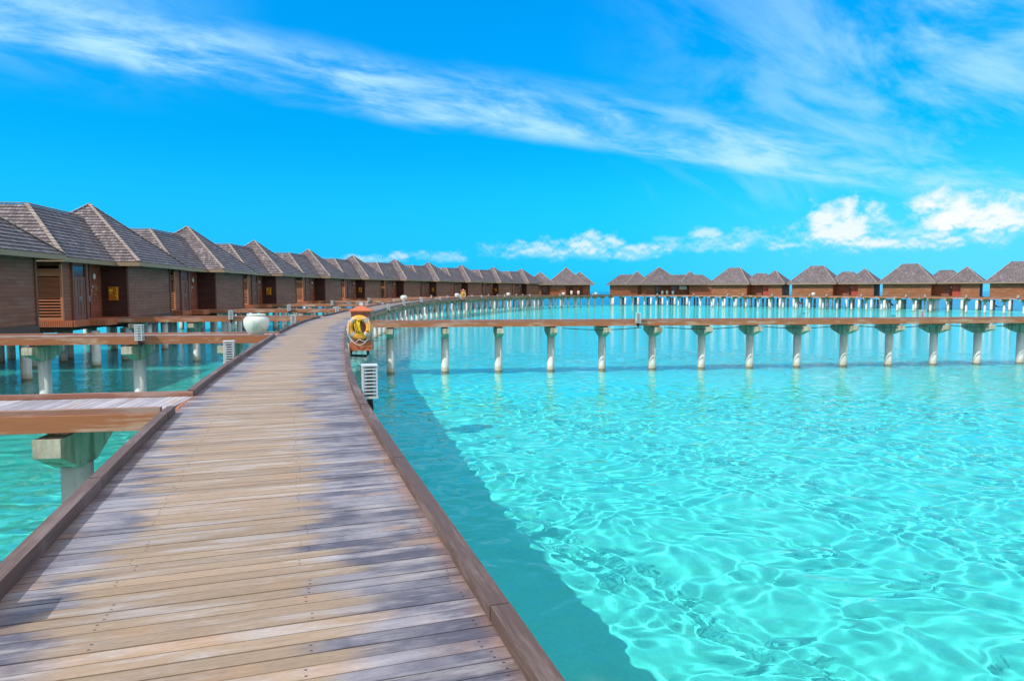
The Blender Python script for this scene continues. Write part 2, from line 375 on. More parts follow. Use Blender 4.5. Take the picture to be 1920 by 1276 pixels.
# ------------------------------------------------------------------ sea bed and water
def graded(lo, hi, f0, f1, fine, grow, far):
    mid = list(np.arange(f0, f1 + fine, fine)); a = [f0]; st = fine
    while a[-1] > lo: st = min(st * grow, far); a.append(a[-1] - st)
    b = [mid[-1]]; st = fine
    while b[-1] < hi: st *= grow; st = min(st, far); b.append(b[-1] + st)
    return np.array(a[::-1][:-1] + mid + b[1:])
def grid(nm, xs, ys, f, smooth=True):
    X, Y = np.meshgrid(xs, ys, indexing='ij'); SX = np.gradient(xs)[:, None] + 0 * Y; SY = np.gradient(ys)[None, :] + 0 * X
    Z = f(X, Y, np.maximum(SX, SY)); co = np.stack([X, Y, Z], -1).reshape(-1, 3)
    nx, ny = len(xs), len(ys); i = np.arange(nx * ny).reshape(nx, ny)
    q = np.stack([i[:-1, :-1], i[1:, :-1], i[1:, 1:], i[:-1, 1:]], -1).reshape(-1, 4)
    m = bpy.data.meshes.new(nm); m.vertices.add(len(co)); m.vertices.foreach_set('co', co.ravel().astype('f'))
    m.loops.add(q.size); m.loops.foreach_set('vertex_index', q.ravel()); m.polygons.add(len(q))
    m.polygons.foreach_set('loop_start', np.arange(0, q.size, 4)); m.update(calc_edges=True)
    m.polygons.foreach_set('use_smooth', [smooth] * len(q))
    o = bpy.data.objects.new(nm, m); COL.objects.link(o); return o
rng = np.random.default_rng(11)
WV = []
for k in range(80):
    lam = math.exp(rng.uniform(math.log(.22), math.log(1.25))); th = rng.normal(1.25, 1.25)
    WV.append((2 * math.pi / lam * math.cos(th), 2 * math.pi / lam * math.sin(th), rng.uniform(0, 6.3), .0021 * lam ** 1.1, lam))
def waves(X, Y, SP):
    wx = .22 * np.sin(.9 * X + .5 * Y) + .16 * np.sin(1.7 * Y - .8 * X + 1.) + .1 * np.sin(2.9 * X + 2.1 * Y)
    wy = .22 * np.sin(.8 * Y - .6 * X + 2.) + .16 * np.sin(1.5 * X + 1.1 * Y) + .1 * np.sin(3.1 * Y - 1.9 * X)
    A = X + wx; B = Y + wy; Z = 0 * X
    for a, b, p, am, lam in WV:
        Z += am * np.clip((lam / SP - 2.5) / 2.5, 0, 1) * np.sin(a * A + b * B + p)
    return Z
xs = graded(-9000, 9000, -8, 15, .048, 1.02, 900)
ys = graded(-3000, 9000, 4.5, 24, .048, 1.013, 900)
water = grid('water', xs, ys, waves)
def bedz(X, Y, SP):
    r = np.sqrt(((X - 30) / 92) ** 2 + ((Y - 92) / 122) ** 2)
    k = np.clip((r - .98) / .25, 0, 1); k = k * k * (3 - 2 * k)
    return -1.08 - 5.5 * k + .05 * np.sin(.9 * X + .4 * Y) + .04 * np.sin(.5 * Y - 1.2 * X) + .02 * np.sin(2.7 * X + 1.3 * Y) * (SP < 1)
bed = grid('seabed', graded(-9000, 9000, -40, 100, 1.2, 1.15, 900), graded(-3000, 9000, -4, 200, 1.2, 1.15, 900), bedz)
m = bpy.data.materials.new('sea_water'); m.use_nodes = True; MAT['sea_water'] = m; t = NT(m.node_tree)
b = m.node_tree.nodes['Principled BSDF']
b.inputs['Base Color'].default_value = (.12, .99, .98, 1); b.inputs['Roughness'].default_value = 0
b.inputs['Transmission Weight'].default_value = 1; b.inputs['IOR'].default_value = 1.33
g = t.n('NewGeometry').outputs['Position']
dist = t.v('LENGTH', t.v('SUBTRACT', g, (2., 12., 0.)))
n1 = t.noise(t.v('MULTIPLY', g, (.9, 1.3, 1.)), 1.8, 4, .55); n2 = t.noise(g, .5, 5, .6)
bp = t.n('Bump'); bp.inputs['Distance'].default_value = .20
t.put(bp.inputs['Strength'], t.m('MULTIPLY', t.sstep(dist, 14., 45.), 1.))
t.put(bp.inputs['Height'], t.m('MULTIPLY', t.m('ADD', n1, t.m('MULTIPLY', n2, 1.6)), t.m('ADD', 1., t.m('MULTIPLY', t.sstep(dist, 30., 90.), 2.))))
t.put(b.inputs['Normal'], bp.outputs[0])
water.data.materials.append(m); water.cycles.is_caustics_caster = True; tag(water, kind='structure')
t, b = mat('sand', .9, .1)
g = t.n('NewGeometry').outputs['Position']; gx, gy, gz = t.sep(g)
n1 = t.noise(g, .045, 5, .6); n2 = t.noise(g, .9, 6, .62, .4); n3 = t.noise(g, 14., 5, .6)
c = t.mix(t.sstep(n1, .38, .62), (.82, .95, .83), (.72, .93, .87))
c = t.mix(t.m('MULTIPLY', t.sstep(n2, .50, .72), .22), c, (.30, .52, .46))
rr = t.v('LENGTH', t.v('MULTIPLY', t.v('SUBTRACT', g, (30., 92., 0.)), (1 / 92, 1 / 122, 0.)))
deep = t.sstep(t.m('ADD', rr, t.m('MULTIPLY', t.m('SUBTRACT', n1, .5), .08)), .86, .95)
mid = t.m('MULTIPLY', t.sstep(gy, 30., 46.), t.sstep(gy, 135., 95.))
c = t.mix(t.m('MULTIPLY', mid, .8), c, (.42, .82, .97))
left_teal = t.m('MULTIPLY', t.sstep(t.m('ADD', gx, t.m('MULTIPLY', n2, 4.)), -2., -9.), t.sstep(gy, 60., 30.))  # bed turns darker and greener towards the left
c = t.mix(t.m('MULTIPLY', left_teal, .55), c, (.16, .40, .33))
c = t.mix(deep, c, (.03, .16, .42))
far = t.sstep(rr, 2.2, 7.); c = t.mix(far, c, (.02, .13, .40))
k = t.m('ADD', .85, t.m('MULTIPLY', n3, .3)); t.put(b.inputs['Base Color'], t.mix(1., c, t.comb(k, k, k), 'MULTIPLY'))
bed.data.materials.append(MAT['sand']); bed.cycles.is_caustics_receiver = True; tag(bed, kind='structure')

# ------------------------------------------------------------------ main boardwalk
def sm(a, b, x): k = min(1, max(0, (x - a) / (b - a))); return k * k * (3 - 2 * k)
def dz(Y): return 2.55 + .40 * sm(35, 140, Y)
CP = [(3.6, -12.5), (1.66, -6), (-1.12, 2.53), (-3.50, 9.89), (-5.50, 17.44), (-7.93, 27.5), (-9.6, 36), (-10.75, 45), (-11.7, 55), (-12.8, 72), (-12.6, 92), (-10.5, 110),
      (-5.4, 132), (3, 155), (11, 170.5), (20.5, 184), (29, 191.5), (38.5, 191.5), (48.5, 183.5), (58, 172.5), (67, 161), (75, 149.5), (82, 138), (88, 127), (93, 115), (97, 101), (99, 90)]
def catmull(P, n=24):
    out = []
    for i in range(1, len(P) - 2):
        a, b_, c, d = [np.array(P[k], float) for k in (i - 1, i, i + 1, i + 2)]
        for j in range(n):
            q = j / n; out.append(.5 * ((2 * b_) + (c - a) * q + (2 * a - 5 * b_ + 4 * c - d) * q * q + (3 * b_ - a - 3 * c + d) * q ** 3))
    out.append(np.array(P[-2], float)); return np.array(out)
CL = catmull(CP); seg = np.r_[0, np.cumsum(np.linalg.norm(np.diff(CL, axis=0), axis=1))]; LEN = seg[-1]
def P_at(s, off=0., zz=0.):
    x = np.interp(s, seg, CL[:, 0]); y = np.interp(s, seg, CL[:, 1])
    x2 = np.interp(s + .4, seg, CL[:, 0]) if s + .4 < LEN else x; y2 = np.interp(s + .4, seg, CL[:, 1]) if s + .4 < LEN else y
    x1 = np.interp(s - .4, seg, CL[:, 0]); y1 = np.interp(s - .4, seg, CL[:, 1])
    d = np.array([x2 - x1, y2 - y1]); d /= np.linalg.norm(d); nr = np.array([d[1], -d[0]])     # nr: to the right
    return Vector((x + nr[0] * off, y + nr[1] * off, dz(y) + zz)), Vector((d[0], d[1], 0)), Vector((nr[0], nr[1], 0))
def s_near(px, py):
    return float(seg[np.argmin((CL[:, 0] - px) ** 2 + (CL[:, 1] - py) ** 2)])
HW = 1.19
def piers(root, name_pile, centres, tang, side, deckz, capL, spacing_r=.2, first=None):
    pass
_pile_src = {}
def make_pile(parent, x, y, top, rz, capL=1.95, r=.2, captop=.36):
    # a round concrete pile whose hammerhead cap carries the deck; cap is a sub-part
    zc = top - captop                      # top of the cap
    key = (round(zc, 2), capL, r)
    if key not in _pile_src:
        mb = MB(); mb.tube([(0, 0, -2.2), (0, 0, zc - .48)], r, 20)
        src = mb.build('pile', 'pile_concrete'); me = src.data; bpy.data.objects.remove(src)
        c = MB(); h = capL / 2; w = .165
        prof = [(-h, zc), (-h, zc - .24), (-.24, zc - .50), (.24, zc - .50), (h, zc - .24), (h, zc)]
        F = [(w, a, q) for a, q in prof]; G = [(-w, a, q) for a, q in prof]
        c.face(F); c.face(G[::-1])
        for i in range(6):
            j = (i + 1) % 6; c.face([F[j], F[i], G[i], G[j]])
        c.box(-.13, .13, -.62 * h, .86 * h, zc + .002, zc + .125)
        src = c.build('pile_cap', 'cap_concrete'); mc = src.data; bpy.data.objects.remove(src)
        _pile_src[key] = (me, mc)
    me, mc = _pile_src[key]
    p = bpy.data.objects.new('pile', me); COL.objects.link(p); p.parent = parent; p.location = (x, y, 0); p.rotation_euler = (0, 0, rz)
    c = bpy.data.objects.new('pile_cap', mc); COL.objects.link(c); c.parent = p
    return p

main = empty('boardwalk', (-1.2, 2.5, 0), 0, 'long curving boardwalk of weathered planks running from the foreground past all the villas', 'boardwalk')
O0 = Vector((-1.2, 2.5, 0))
mb = MB(); s = 0.; i = 0
while s < LEN - .2:
    e = s + BW - .0085; jit = random.uniform(-.012, .012)
    a0, d0, _ = P_at(s); a1, _, _ = P_at(e)
    L0, R0 = P_at(s, -HW + jit)[0], P_at(s, HW + jit)[0]; L1, R1 = P_at(e, -HW + jit)[0], P_at(e, HW + jit)[0]
    zj = Vector((0, 0, random.uniform(-.002, .0025))); T = Vector((0, 0, -.035)); v0, v1 = i * BW + .002, (i + 1) * BW - .002
    L0, R0, L1, R1 = [q - O0 + zj for q in (L0, R0, L1, R1)]
    mb.face([L0, R0, R1, L1], [(-HW, v0), (HW, v0), (HW, v1), (-HW, v1)])
    if s < 60:
        mb.face([L0 + T, R0 + T, R0, L0], [(-HW, v0), (HW, v0), (HW, v0), (-HW, v0)]); mb.face([R1 + T, L1 + T, L1, R1], [(HW, v1), (-HW, v1), (-HW, v1), (HW, v1)])
    s += BW; i += 1
mb.build('deck', 'deck_boards', main)
mb = MB(); s = 0.
while s < LEN - 3:
    p, q = P_at(s)[0] - O0, P_at(s + 3)[0] - O0
    for o in (-.95, -.32, .32, .95):
        p, q = P_at(s, o)[0] - O0, P_at(s + 3, o)[0] - O0
        mb.beam(p + Vector((0, 0, -.115)), q + Vector((0, 0, -.115)), .09, .15)
    s += 3
mb.build('joist', 'dark_timber', main)
def strip(mb, s0, s1, o0, o1, z0, z1, step=3.1, gap=.012):
    s = s0; k = 0
    while s < s1 - .05:
        e = min(s + step, s1); n = 3; u = k * 5.3
        jz = random.uniform(-.004, .004); jo = random.uniform(-.004, .004)
        for j in range(n):
            a, c = s + (e - s - gap) * j / n, s + (e - s - gap) * (j + 1) / n
            pa, pb, pc, pd = P_at(a, o0 + jo, z0)[0] - O0, P_at(c, o0 + jo, z0)[0] - O0, P_at(c, o1 + jo, z0)[0] - O0, P_at(a, o1 + jo, z0)[0] - O0
            T = Vector((0, 0, z1 - z0 + jz))
            l0, l1 = u + a - s, u + c - s; w = abs(o1 - o0); h = z1 - z0
            mb.face([pa + T, pb + T, pc + T, pd + T], [(l0, 0), (l1, 0), (l1, w), (l0, w)])
            mb.face([pa, pb, pb + T, pa + T], [(l0, 1), (l1, 1), (l1, 1 + h), (l0, 1 + h)])
            mb.face([pc, pd, pd + T, pc + T], [(l1, 2), (l0, 2), (l0, 2 + h), (l1, 2 + h)])
            if j == 0: mb.face([pa, pa + T, pd + T, pd], [(0, 0), (0, h), (w, h), (w, 0)])
            if j == n - 1: mb.face([pb, pc, pc + T, pb + T], [(0, 0), (w, 0), (w, h), (0, h)])
        s = e; k += 1
# hut row frames: front near eave corner and heading of each row
HUTS = [(-20.6, 24.5), (-22.6, 41.6), (-24.1, 57.4), (-25.3, 75.6), (-24.9, 93.9), (-23.4, 112.), (-19.5, 127.), (-15.0, 141.), (-9.5, 156.), (-2.8, 170.), (4.5, 184.)]
TG = []
for i, p in enumerate(HUTS):
    a = HUTS[max(0, i - 1)]; c = HUTS[min(len(HUTS) - 1, i + 1)]
    d = Vector((c[0] - a[0], c[1] - a[1], 0)).normalized()
    if i == 0: d = Vector((-.135, .99, 0)).normalized()
    if i == 1: d = Vector((-.15, .989, 0)).normalized()
    TG.append(d)
def hut_pt(i, u, v, z=0.):
    U = TG[i]; V = Vector((-U.y, U.x, 0)); c = Vector((HUTS[i][0], HUTS[i][1], 0)); q = c + U * u + V * v; return q
# side walkways: (inner end at the villa, outer end on the boardwalk, width)
SIDE = []
def hit_board(p, d):
    best = None
    for s in np.arange(0, LEN, .25):
        c = P_at(s)[0]; w = Vector((c.x, c.y, 0)) - p; k = w.dot(d)
        if k < 2: continue
        e = (w - d * k).length
        if e > .3: continue
        if best is None or k < best[2]: best = (e, s, k)
    return best[1], best[2]
SIDE.append((Vector((-17.5, 7.49, 0)), Vector((.986, .165, 0)).normalized(), 1.50, 'villa beyond the picture'))
for i in range(len(HUTS)):
    U = TG[i]; V = Vector((-U.y, U.x, 0)); SIDE.append((hut_pt(i, -1.45, .45), -V, 1.7, ''))
GAPL = []; SW = []
for k, (p, d, w, _) in enumerate(SIDE):
    s, L = hit_board(p, d); GAPL.append((s - w / 2 - .02, s + w / 2 + .02)); SW.append((p, d, w, s, L))
RH = [((53.6, 188.), 'A'), ((69.9, 174.), 'B'), ((85.4, 160.), 'C'), ((101.4, 147.), 'D')]
RD = [Vector((16.3, -14, 0)).normalized(), Vector((15.9, -14, 0)).normalized(), Vector((16, -13.4, 0)).normalized(), Vector((16, -13, 0)).normalized()]
for (c, _), U in zip(RH, RD):
    V = Vector((-U.y, U.x, 0)); p = Vector((c[0], c[1], 0)) + U * 12.3 + V * 1.0
    s, L = hit_board(p, -V); GAPL.append((s - .9, s + .9)); SW.append((p, -V, 1.8, s, L))
XA = Vector((-7.1, 34.45, 0)); XD = Vector((.991, .134, 0)).normalized()
sX = s_near(-9.3, 34.2)
GAPR = [(sX - .85, sX + .9)]
def runs(gaps):
    out = []; s = 0.
    for a, c in sorted(gaps):
        if a - s > .3: out.append((s, a))
        s = c
    out.append((s, LEN - .5)); return out
for a, c in runs(GAPL):
    mb = MB(); strip(mb, a, c, -HW - .075, -HW + .02, .004, .10); mb.build('kerb', 'kerb_timber', main)
for a, c in runs(GAPR):
    mb = MB(); strip(mb, a, c, HW - .02, HW + .08, .004, .085); mb.build('kerb', 'kerb_timber', main)
for sgn in (-1, 1):
    mb = MB(); a, c = (HW + .012, HW + .06) if sgn > 0 else (-HW - .06, -HW - .012)
    strip(mb, 0, LEN - .5, a, c, -.30, -.004); mb.build('side_beam', 'beam_timber', main)
s = 2.; npile = 0
while s < LEN - 1 and npile < 98:
    p, d, nr = P_at(s); make_pile(main, p.x - O0.x, p.y - O0.y, round(p.z, 2), math.atan2(d.y, d.x), 2.3); s += max(3.0, (LEN - 3) / 98); npile += 1

# ------------------------------------------------------------------ straight walkways
def walkway(root_loc, d, L, w, z, pile_sp, pile_off, z2=None, cable=False, phase=0., kerbcol='kerb_red', rail=True):
    root = empty('walkway', root_loc, math.atan2(d.y, d.x)); root.location.z = 0
    mb = MB(); x = 0.; i = random.randint(0, 400)
    while x < L - .05:
        e = min(x + BW - .008, L); zj = random.uniform(-.002, .002); h = w / 2 + random.uniform(-.006, .006)
        za = z + zj
        v0, v1 = i * BW + .003, (i + 1) * BW - .003
        mb.face([(x, h, za), (x, -h, za), (e, -h, za), (e, h, za)], [(-h, v0), (h, v0), (h, v1), (-h, v1)])
        mb.face([(x, -h, za - .03), (x, -h, za), (x, h, za), (x, h, za - .03)][::-1], [(-h, v0)] * 4)
        mb.face([(e, -h, za - .03), (e, -h, za), (e, h, za), (e, h, za - .03)], [(-h, v1)] * 4)
        x += BW; i += 1
    mb.build('deck', 'walkway_boards', root)
    for sg in (-1, 1):
        mb = MB(); mb.box(0, L, *sorted((sg * (w / 2 - .06), sg * (w / 2 + .03))), z + .006, z + .075); mb.build('kerb', kerbcol, root)
        mb = MB(); mb.box(0, L, *sorted((sg * (w / 2 + .008), sg * (w / 2 + .055))), z - .215, z + .0035, None, (random.random() * 9, 0)); mb.build('side_beam', 'beam_timber', root)
    mb = MB()
    for o in (-.3, .3): mb.box(.05, L - .05, o - .04, o + .04, z - .2, z - .04)
    mb.build('joist', 'dark_timber', root)
    x = pile_off
    while x < L - .3:
        make_pile(root, x, 0, round(z, 2), 0, 1.62 if w < 1.6 else 2.1, captop=.30); x += pile_sp
    if cable:
        mb = MB(); x = pile_off + 2.73 * 3.2
        for seg_ in range(6):
            x0 = x + 2.73 * seg_ * 2; pts = [(x0 + 4.2 * k / 10, -w / 2 - .06, z - .31 - .10 * math.sin(math.pi * k / 10)) for k in range(11)]
            mb.tube(pts, .022, 6)
        mb.build('cable', 'black_plastic', root)
    return root
ordn = ['first', 'second', 'third', 'fourth', 'fifth', 'sixth', 'seventh', 'eighth', 'ninth', 'tenth', 'eleventh', 'twelfth', 'thirteenth', 'fourteenth']
for k, (p, d, w, s, L) in enumerate(SW[:12]):
    c = P_at(s)[0]; z = dz(c.y)
    Lk = L - HW - .075
    if k == 0: off, sp = Lk - 1.36 - 3.2 * 3, 3.2
    elif k == 1: off, sp = Lk - 1.55 - 3.1 * 3, 3.1
    else: off, sp = .8, 3.2
    r = walkway((p.x, p.y, 0), d, Lk, w, z, sp, max(.3, off))
    near = {0: 'nearest side walkway, its orange-brown beam joining the boardwalk low on the left', 1: 'side walkway behind the nearest one, with the large round vase standing on its end'}
    tag(r, near.get(k, '%s side walkway from the camera, leading to a villa porch in the left row' % ordn[k]), 'walkway', 'side walkways to the left row of villas')
for k, (p, d, w, s, L) in enumerate(SW[12:]):
    c = P_at(s)[0]
    r = walkway((p.x, p.y, 0), d, L - HW - .075, w, dz(c.y), 4., 1.5)
    tag(r, '%s from the left of the short walkways joining the far right villas' % ordn[k], 'walkway', 'side walkways to the far right villas')
a = P_at(sX, HW + .075)[0]
cw = walkway((a.x, a.y, 0), XD, 48., 1.7, 2.55, 2.772, (-6.2 - a.x) / XD.x, cable=True)
# shift so the piles stand where they show
tag(cw, 'straight walkway on hammerhead concrete piles crossing the lagoon to the right', 'walkway')

# ------------------------------------------------------------------ villas
def hip(parent, name, u0, u1, v0, v1, e, r, hips=True, soffit=True, fas='fascia_timber', faces='nsfb'):
    """hip roof on a rectangle, ridge along the longer side; shingle courses are real steps"""
    mb = MB(); hu, hv = (u1 - u0) / 2, (v1 - v0) / 2; h = min(hu, hv)
    if hu >= hv: a, b = Vector((u0 + h, v0 + h, r)), Vector((u1 - h, v0 + h, r))
    else: a, b = Vector((u0 + h, v0 + h, r)), Vector((u0 + h, v1 - h, r))
    c00, c10, c11, c01 = Vector((u0, v0, e)), Vector((u1, v0, e)), Vector((u1, v1, e)), Vector((u0, v1, e))
    if hu >= hv:
        mb.slope(c00, c10, b, a); mb.slope(c10, c11, b, b); mb.slope(c11, c01, a, b); mb.slope(c01, c00, a, a)
        hl = [(c00, a), (c01, a), (c10, b), (c11, b), (a, b)]
    else:
        mb.slope(c00, c10, a, a); mb.slope(c10, c11, b, a); mb.slope(c11, c01, b, b); mb.slope(c01, c00, a, b)
        hl = [(c00, a), (c10, a), (c01, b), (c11, b), (a, b)]
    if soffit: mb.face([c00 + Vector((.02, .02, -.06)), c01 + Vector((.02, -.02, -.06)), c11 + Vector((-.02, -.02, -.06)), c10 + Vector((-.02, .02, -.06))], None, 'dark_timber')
    o = mb.build(name, 'shingles', parent)
    if hips: hipcaps(o, hl)
    f = MB(); q = .03
    f.box(u0 - q, u1 + q, v0 - q, v0 + q, e - .24, e - .005); f.box(u0 - q, u1 + q, v1 - q, v1 + q, e - .24, e - .005)
    f.box(u0 - q, u0 + q, v0 + q, v1 - q, e - .24, e - .005); f.box(u1 - q, u1 + q, v0 + q, v1 - q, e - .24, e - .005)
    f.build('fascia', fas, o)
    return o
def hipcaps(parent, lines):
    mb = MB()
    for a, b in lines:
        a, b = Vector(a), Vector(b); L = (b - a).length
        if L < .1: continue
        n = max(1, int(L / .32)); d = (b - a) / n
        for i in range(n):
            p = a + d * i + Vector((0, 0, .085)); q = a + d * (i + 1.12) + Vector((0, 0, .055))
            mb.beam(p, q, .20, .035, None, Vector((0, 0, 1)), (random.random() * 5, i * .29))
    return mb.build('ridge_cap', 'shingle_caps', parent)
def stilts(root, pts, top, r=.23):
    mb = MB(); mb.tube([(0, 0, -2.2 - 0), (0, 0, 2.15)], r, 16); o = mb.build('stilt', 'pile_concrete'); me = o.data; bpy.data.objects.remove(o)
    for (u, v) in pts:
        p = bpy.data.objects.new('stilt', me); COL.objects.link(p); p.parent = root; p.location = (u, v, top)
E_ = 3.33
def make_villa():
    root = empty('villa')
    # walls of the square pavilion and of the entrance wing
    mb = MB(); mb.box(.8, 8.3, 1.0, 8.4, -.02, E_ - .05); mb.box(-2.2, .797, 2.5, 11.2, -.02, E_ - .05, None, (3.3, .04)); mb.box(-5.25, -2.203, 1.95, 11.25, -.02, E_ - .055, None, (1.3, .07)); mb.build('wall', 'wall_planks', root)
    mb = MB(); mb.box(.77, .797, 1.03, 2.49, 0, E_ - .06, None, (.7, .02)); mb.build('porch_shade_panel', 'porch_shade_planks', root)  # thin panel over the recess wall, its dark tone stands for shade
    mb = MB(); mb.box(.72, 8.38, .92, 8.5, -.62, -.023); mb.box(-5.3, .717, 2.45, 11.3, -.62, -.023); mb.build('floor_frame', 'dark_timber', root)
    for (x, y) in ((.77, .97), (8.31, .97), (-5.24, 1.96)):
        mb = MB(); mb.box(x - .05, x + .05, y - .05, y + .05, -.02, E_ - .055); mb.build('corner_post', 'door_timber', root)
    hip(root, 'roof', 0, 9.2, 0, 9.2, E_, 7.25)
    # wing roof: ridge runs back, and a second ridge runs along the row into the pavilion roof
    e, r = E_, 6.35; mb = MB(); A = Vector((-2.87, 4.65, r)); h = 3.28
    c = Vector((-6.15, 1.37, e)); f = Vector((3.2, 1.37, e)); J = Vector((3.2, 4.65, r)); bk = Vector((-6.15, 12.4, e)); bA = Vector((-2.87, 9.12, r)); br = Vector((.41, 12.4, e))
    mb.slope(c, f, J, A); mb.slope(bk, c, A, bA); mb.slope(br, bk, bA, bA); mb.slope((.41, 7.93, e), br, bA, (-2.87, 4.65, r))
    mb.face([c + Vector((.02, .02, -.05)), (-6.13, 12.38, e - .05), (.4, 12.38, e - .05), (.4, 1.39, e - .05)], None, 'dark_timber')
    o = mb.build('roof', 'shingles', root); hipcaps(o, [(c, A), (A, J), (A, bA), (bk, bA)])
    q = MB(); q.box(-6.18, .0, 1.34, 1.40, e - .24, e - .005); q.box(-6.18, -6.12, 1.405, 12.4, e - .24, e - .005); q.box(-6.1, .3, 12.37, 12.43, e - .24, e - .005); q.build('fascia', 'fascia_timber', o)
    # louvred panel on the end wall of the wing
    L = MB(); x = -5.3
    for vv in (1.93, 3.13): L.box(x - .10, x + .02, vv - .05, vv + .05, .0, 3.0)
    L.box(x - .09, x + .02, 1.98, 3.08, 2.35, 2.75); L.box(x - .09, x + .02, 1.98, 3.08, 0., .2)
    for k in range(6): L.beam((x - .055, 1.98, .32 + k * .155), (x - .055, 3.08, .32 + k * .155), .05, .07)
    for k in range(18): L.beam((x - .05, 1.98, 1.20 + k * .063), (x - .05, 3.08, 1.20 + k * .063), .04, .035)
    lp = L.build('louvre_panel', 'louvre_timber', root)
    b_ = MB(); b_.box(x + .03, x + .042, 1.97, 3.1, .2, 2.9); b_.build('backing', 'dark_glass', lp)
    # double door with tall narrow leaves
    for k, u0 in enumerate((-4.1, -3.43)):
        d = MB(); d.box(u0, u0 + .64, 1.89, 1.935, 0., 2.35)
        d.box(u0 + .08, u0 + .20, 1.865, 1.888, .25, 2.2); d.box(u0 + .44, u0 + .56, 1.865, 1.888, .25, 2.2); o = d.build('door', 'door_timber', root)
        h_ = MB(); h_.tube([(u0 + (.58 if k == 0 else .06), 1.85, 1.0), (u0 + (.58 if k == 0 else .06), 1.85, 1.3)], .015, 6); h_.build('handle', 'grey_metal', o)
    tr = MB(); tr.box(-4.1, -2.8, 1.905, 1.94, 2.40, 2.95); tr.build('transom_window', 'dark_glass', root)
    d = MB(); d.box(-1.95, -1.02, 2.44, 2.485, 0, 2.6); d.box(-1.82, -1.15, 2.41, 2.438, .35, 1.15); d.box(-1.82, -1.15, 2.41, 2.438, 1.35, 2.4); o = d.build('door', 'door_timber', root)
    h_ = MB(); h_.box(-1.14, -1.06, 2.375, 2.408, .95, 1.30); h_.tube([(-1.1, 2.36, 1.22), (-1.24, 2.36, 1.22)], .018, 8); h_.build('handle', 'grey_metal', o)
    for u, v in ((-4.22, 1.94), (-2.66, 1.94), (-2.06, 2.49), (-.92, 2.49)):
        mb = MB(); mb.box(u - .07, u + .07, v - .11, v, 0, 3.25); mb.build('door_post', 'door_timber', root)
    # round wall lamp, door bell and small brass ornaments
    mb = MB(); mb.lathe([(0, -.06), (.13, -.05), (.16, 0), (.15, .02)], 24); o = mb.build('wall_lamp', 'lamp_glass', root); o.location = (-.25, 2.40, 2.45); o.rotation_euler = (R(90), 0, 0); o.scale = (1, 1.25, 1)
    o.rotation_euler = (R(-90), 0, 0); o.location = (-.25, 2.45, 2.45)
    mb = MB()
    mb.tube([(-.22 + .18 * math.cos(a), 2.47, 1.72 + .22 * math.sin(a)) for a in np.linspace(-.5, 2.2, 9)], .03, 8)
    mb.tube([(-.62, 2.47, 1.45), (-.60, 2.47, 1.7)], .035, 8); mb.tube([(-.15, 2.47, 1.32), (-.15, 2.47, 1.40)], .05, 8); mb.build('door_ornament', 'brass', root)
    mb = MB(); mb.box(-.82, -.66, 2.45, 2.492, 1.25, 1.4); mb.box(-.5, -.38, 2.45, 2.492, 1.78, 1.9); mb.build('door_bell', 'white_paint', root)
    # porch
    mb = MB(); x = -3.6
    while x < .72: mb.box(x, x + .115, .5, 1.88 if x < -2.3 else 2.42, -.035, .0); x += .121
    mb.box(-5.30, -3.605, 1.40, 1.88, -.035, .0)
    mb.build('porch_deck', 'porch_timber', root)
    mb = MB(); mb.box(-3.6, .78, .455, .497, -.32, .004, None, (4, 4)); v = .50
    while v < 1.36: mb.box(-3.67, -3.605, v, v + .085, -.32, .02, None, (v * 3, 0)); v += .105
    while v < 3.9: mb.box(-5.42, -5.35, v, v + .085, -.32, .02, None, (v * 3, 0)); v += .105
    v = -5.40
    while v < -3.7: mb.box(v, v + .085, 1.33, 1.397, -.32, .02, None, (v * 3, 0)); v += .105
    mb.build('porch_fascia', 'porch_timber', root)
    pts = [(u, v) for u in (1.3, 4.6, 7.8) for v in (1.3, 4.7, 8.)] + [(-3.4, 1.2), (-3.6, 4.2), (-3.6, 7.6), (-3.6, 10.9), (-.6, 4.2), (-.6, 7.6), (-.6, 10.9), (-.2, .9)]
    stilts(root, pts, -2.78)
    return root
proto = make_villa()
# a fire-hose box hangs by the entrance of every second villa
fb = MB(); fb.box(0, .12, -.27, .27, 0, .85); FB = fb.build('fire_box', 'yellow_box', None)
q = MB(); q.box(-.012, -.002, .02, .22, .55, .68); q.box(-.012, -.002, .10, .18, .42, .48); q.box(-.012, -.002, -.24, -.20, .08, .80); q.box(-.012, -.002, -.17, -.10, .25, .32); q.build('label', 'yellow_label', FB)
first = True
VIL = []
where = ['nearest, cut off by the left picture edge', 'second from the camera, highest on the skyline', 'third from the camera in the left row']
for i, (p, U) in enumerate(zip(HUTS, TG)):
    r = proto if i == 0 else copy_tree(proto)
    r.location = (p[0], p[1], dz(p[1])); r.rotation_euler = (0, 0, math.atan2(U.y, U.x))
    lab = 'brown villa on stilts, shingled roof, ' + (where[i] if i < 3 else '%s from the camera in the left row' % ordn[i])
    tag(r, lab, 'villa', 'overwater villas in the left row'); VIL.append(r)
for i in (1, 3, 5, 7, 9):
    c = FB if i == 1 else FB.copy()
    if i > 1:
        COL.objects.link(c); l2 = bpy.data.objects['label'].copy() if False else [o for o in bpy.data.objects if o.parent == FB][0].copy(); COL.objects.link(l2); l2.parent = c
    q = hut_pt(i, .64, 1.78); U = TG[i]
    c.location = (q.x, q.y, dz(HUTS[i][1]) + 1.0); c.rotation_euler = (0, 0, math.atan2(U.y, U.x))
    c.name = 'fire_box'
    tag(c, 'amber fire box on the porch wall of the %s villa from the camera' % ordn[i], 'fire box', 'fire boxes on villa porches')

